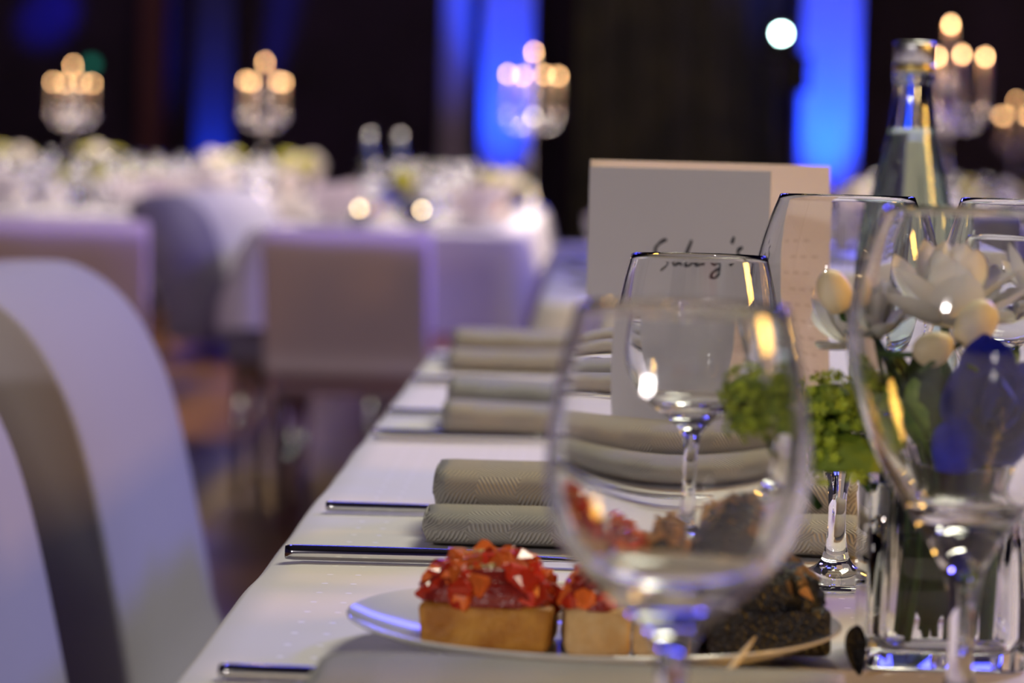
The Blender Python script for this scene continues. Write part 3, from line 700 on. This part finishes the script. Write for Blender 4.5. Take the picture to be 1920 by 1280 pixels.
link('lens', done('lens', lathe_bm([(0, .012), (.03, .008), (.04, 0), (0, 0)], 20), 'led'), e, (0, 0, 0), (R(90), 0, 0))

# ------------------------------------------------------------------ things on the far tables
def far_glass_me(nm, prof): return done(nm, lathe_bm(prof, 20), 'glass')
FG1 = far_glass_me('wine_glass', [(0, 0), (.032, 0), (.033, .002), (.006, .006), (.004, .03), (.005, .06), (.02, .075), (.036, .10), (.041, .13), (.032, .185), (.0308, .185), (.0396, .13), (.0346, .101), (.019, .0775), (0, .074)])
FG2 = far_glass_me('water_glass', [(0, 0), (.030, 0), (.031, .002), (.006, .006), (.004, .03), (.006, .058), (.02, .072), (.035, .09), (.038, .11), (.031, .158), (.0298, .158), (.0366, .11), (.0336, .091), (.019, .0745), (0, .072)])
FPL = done('plate', lathe_bm([(0, .003), (.07, .003), (.11, .014), (.112, .013), (.07, 0), (0, 0)], 28), 'porcelain')
def fan_me():
    bm = bmesh.new(); n = 9; a0 = []; b0 = []
    for i in range(n+1):
        t = (i/n-.5)*2.2; y = .012 if i % 2 else -.012
        a0.append(bm.verts.new((.012*t, y*.5, 0))); b0.append(bm.verts.new((.095*math.sin(t*.75), y, .115*math.cos(t*.75))))
    for i in range(n): bm.faces.new((a0[i], a0[i+1], b0[i+1], b0[i]))
    bmesh.ops.solidify(bm, geom=bm.faces, thickness=.004); return done('napkin', bm, mat('white_linen', (.80, .74, .73), .85), False)
FAN = fan_me()
def bloom_me(m, sd):
    bm = bmesh.new(); bmesh.ops.create_icosphere(bm, subdivisions=3, radius=1)
    for v in bm.verts: v.co *= 1+.16*noise.noise(v.co*4+Vector((sd, 0, 0)))+.06*noise.noise(v.co*11)
    return done('blossom', bm, m)
BW = [bloom_me('white_bloom', i) for i in range(2)]; BY = bloom_me('yellow_green', 5); BB = bloom_me('blue_petal', 7)
FV = done('vase', lathe_bm([(0, 0), (.033, 0), (.035, .003), (.035, .075), (.033, .075), (.033, .006), (0, .006)], 20), 'glass')
FL = done('leaf', leaf_bm(.07, .035, .6), 'leaf')
def centrepiece(x, y, label, spec, group=None, sc=1):
    e = empty('flower_centrepiece', label, 'flowers', (x, y, .752), random.random()*6, group)
    link('vase', FV, e)
    link('stem_bundle', done('stem_bundle', tube_bm(bmesh.new(), [(0, 0, .008), (0, 0, .085)], [.014, .02], 10), 'stem'), e)
    for (bx, by, bz, r, k) in spec:
        me = BY if k == 'y' else BB if k == 'b' else BW[0]
        link('blossom', me, e, (bx*sc, by*sc, bz*sc), (random.random()*3, 0, 0), (r*sc,)*3)
    for k in range(4): link('leaf', FL, e, (0, 0, .08), (R(35), 0, k*1.6))
    return e
def spec(y=1, b=0):
    s = [(.035, .01, .120, .032, 'w'), (-.04, .02, .115, .030, 'w'), (0, -.035, .112, .030, 'w'), (-.02, .03, .135, .026, 'w')]
    if y: s += [(.055, -.03, .128, .036, 'y'), (-.055, -.03, .110, .034, 'y'), (.02, .045, .118, .032, 'y')]
    if b: s += [(.01, -.055, .090, .034, 'b')]
    return s
FBOT = done('bottle_body', lathe_bm([(0, 0), (.034, 0), (.035, .004), (.035, .12), (.027, .18), (.0145, .25), (.0145, .27), (.0115, .27), (.0115, .25), (.024, .18), (.032, .12), (.032, .008), (0, .008)], 20), 'bottle_glass')
FCAP = done('cap', lathe_bm([(0, .288), (.014, .288), (.0145, .27), (.0145, .268), (.011, .268)], 20), 'cap')
def far_bottle(x, y, label):
    e = empty('water_bottle', label, 'bottle', (x, y, .752)); link('bottle_body', FBOT, e); link('cap', FCAP, e); return e
TLM = dict(cup=done('glass_cup', lathe_bm([(0, 0), (.022, 0), (.026, .05), (.0245, .05), (.021, .003), (0, .003)], 20), 'glass'), wax=done('wax', lathe_bm([(0, .004), (.018, .004), (.018, .040), (0, .040)], 16), 'candle'),
           fl=done('flame', lathe_bm([(0, .041), (.005, .045), (.0055, .049), (.003, .056), (0, .060)], 10), 'tea'))
def tealight(x, y, label, group=None):
    e = empty('tealight', label, 'tealight', (x, y, .752), 0, group); link('glass_cup', TLM['cup'], e); w_ = link('wax', TLM['wax'], e); link('flame', TLM['fl'], w_); return e
BRE = chunk_me('canape', 'crust', 77, (1.3, 1, .8))
ORD = {}
WORDS = ['first', 'second', 'third', 'fourth', 'fifth', 'sixth']
def setting(x, y, side, tbl, nb=1):
    """one place: plate, fan napkin, two glasses; side=+1 diner sits on +x"""
    jx = lambda: random.uniform(-.015, .015)
    k = ORD.get((tbl, side), 0); ORD[tbl, side] = k+1
    at = '%s from front, %s side of %s' % (WORDS[k], 'left' if side < 0 else 'right', tbl)
    tag(link('plate', FPL, None, (x+side*.20+jx(), y+jx(), .752)), 'white plate '+at, 'plate', 'plates on '+tbl)
    tag(link('napkin', FAN, None, (x+side*.20, y+random.uniform(-.02, .02), .756), (0, 0, random.uniform(-.5, .5))), 'fanned napkin '+at, 'napkin', 'fanned napkins on '+tbl)
    tag(link('wine_glass', FG1, None, (x+side*.09+jx(), y+.20+jx()*.5, .752)), 'wine glass '+at, 'glass', 'wine glasses on '+tbl)
    tag(link('water_glass', FG2, None, (x+side*.08+jx(), y-.20+jx()*.5, .752)), 'water goblet '+at, 'glass', 'water goblets on '+tbl)
random.seed(21)
T = {'mid': 'the middle far table', 'left': 'the far left table', 'second': 'the distant table under the second candelabra', 'first': 'the distant table under the leftmost candelabra', 'right': 'the table behind the bottle', 'line': 'the table in line behind the front one'}
for y in (8.5, 9.2, 9.9, 10.6, 11.3): setting(-.505, y, -1, T['mid']); setting(-.505, y, 1, T['mid'])
for y in (9.65, 10.3, 10.95, 11.6, 12.2): setting(-1.67, y, -1, T['left']); setting(-1.67, y, 1, T['left'])
for y in (13.6, 14.6): setting(-1.52, y, -1, T['second']); setting(-1.52, y, 1, T['second'])
for y in (14.8, 15.9): setting(-2.75, y, -1, T['first']); setting(-2.75, y, 1, T['first'])
for y in (8.6, 9.4, 10.2): setting(1.11, y, -1, T['right']); setting(1.11, y, 1, T['right'])
for y in (4.75, 5.5, 6.25): setting(.28, y, -1, T['line']); setting(.28, y, 1, T['line'])
centrepiece(-.50, 8.85, 'white flowers with one blue bloom near the front of the middle far table', spec(1, 1))
centrepiece(-.50, 9.55, 'white and lime flowers second along the middle far table', spec())
centrepiece(-.50, 10.95, 'white and lime flowers third along the middle far table', spec())
centrepiece(-.30, 11.75, 'white and lime flowers at the foot of the five-flame candelabra', spec())
centrepiece(-1.67, 9.98, 'white and lime flowers nearest on the far left table', spec())
centrepiece(-1.67, 10.64, 'white and lime flowers second along the far left table', spec())
centrepiece(-1.67, 11.275, 'white and lime flowers at the end of the far left table', spec())
centrepiece(-1.30, 14.1, 'white and lime flowers beside the second candelabra', spec(), None, 1.3)
centrepiece(-1.72, 14.3, 'white and lime flowers left of the second candelabra', spec(), None, 1.3)
centrepiece(-2.45, 15.2, 'lime and white flowers right of the leftmost candelabra', spec(), None, 1.4)
centrepiece(-2.90, 15.3, 'lime and white flowers left of the leftmost candelabra', spec(), None, 1.3)
centrepiece(1.25, 9.0, 'lime and white flowers beside the right candelabra', spec(), None, 1.1)
centrepiece(.95, 9.8, 'lime and white flowers behind the right candelabra', spec())
centrepiece(.28, 5.1, 'white flowers hidden behind the menu card on the table in line', spec())
far_bottle(-.78, 11.0, 'left of the two water bottles on the middle far table'); far_bottle(-.67, 11.05, 'right of the two water bottles on the middle far table')
tealight(-.613, 8.33, 'bright tealight at the near left of the middle far table, above the shade-tinted chair'); tealight(-.438, 8.33, 'tealight next to the blue bloom on the middle far table'); tealight(-.19, 12.25, 'dim tealight at the right edge of the middle far table')
tealight(-2.95, 15.0, 'added tealight for a highlight on the distant table under the leftmost candelabra')  # flame added to stand in for a highlight on the table
for x, y, lab in [(-.30, 10.25, 'orange crusted canapé on the middle far table, right side'), (-.66, 9.56, 'orange crusted canapé on the middle far table, left side'), (-1.35, 13.9, 'orange crusted canapé under the second candelabra')]:
    tag(link('canape', BRE, None, (x, y, .776), (0, 0, .4), (.05, .05, .05)), lab, 'canapé')
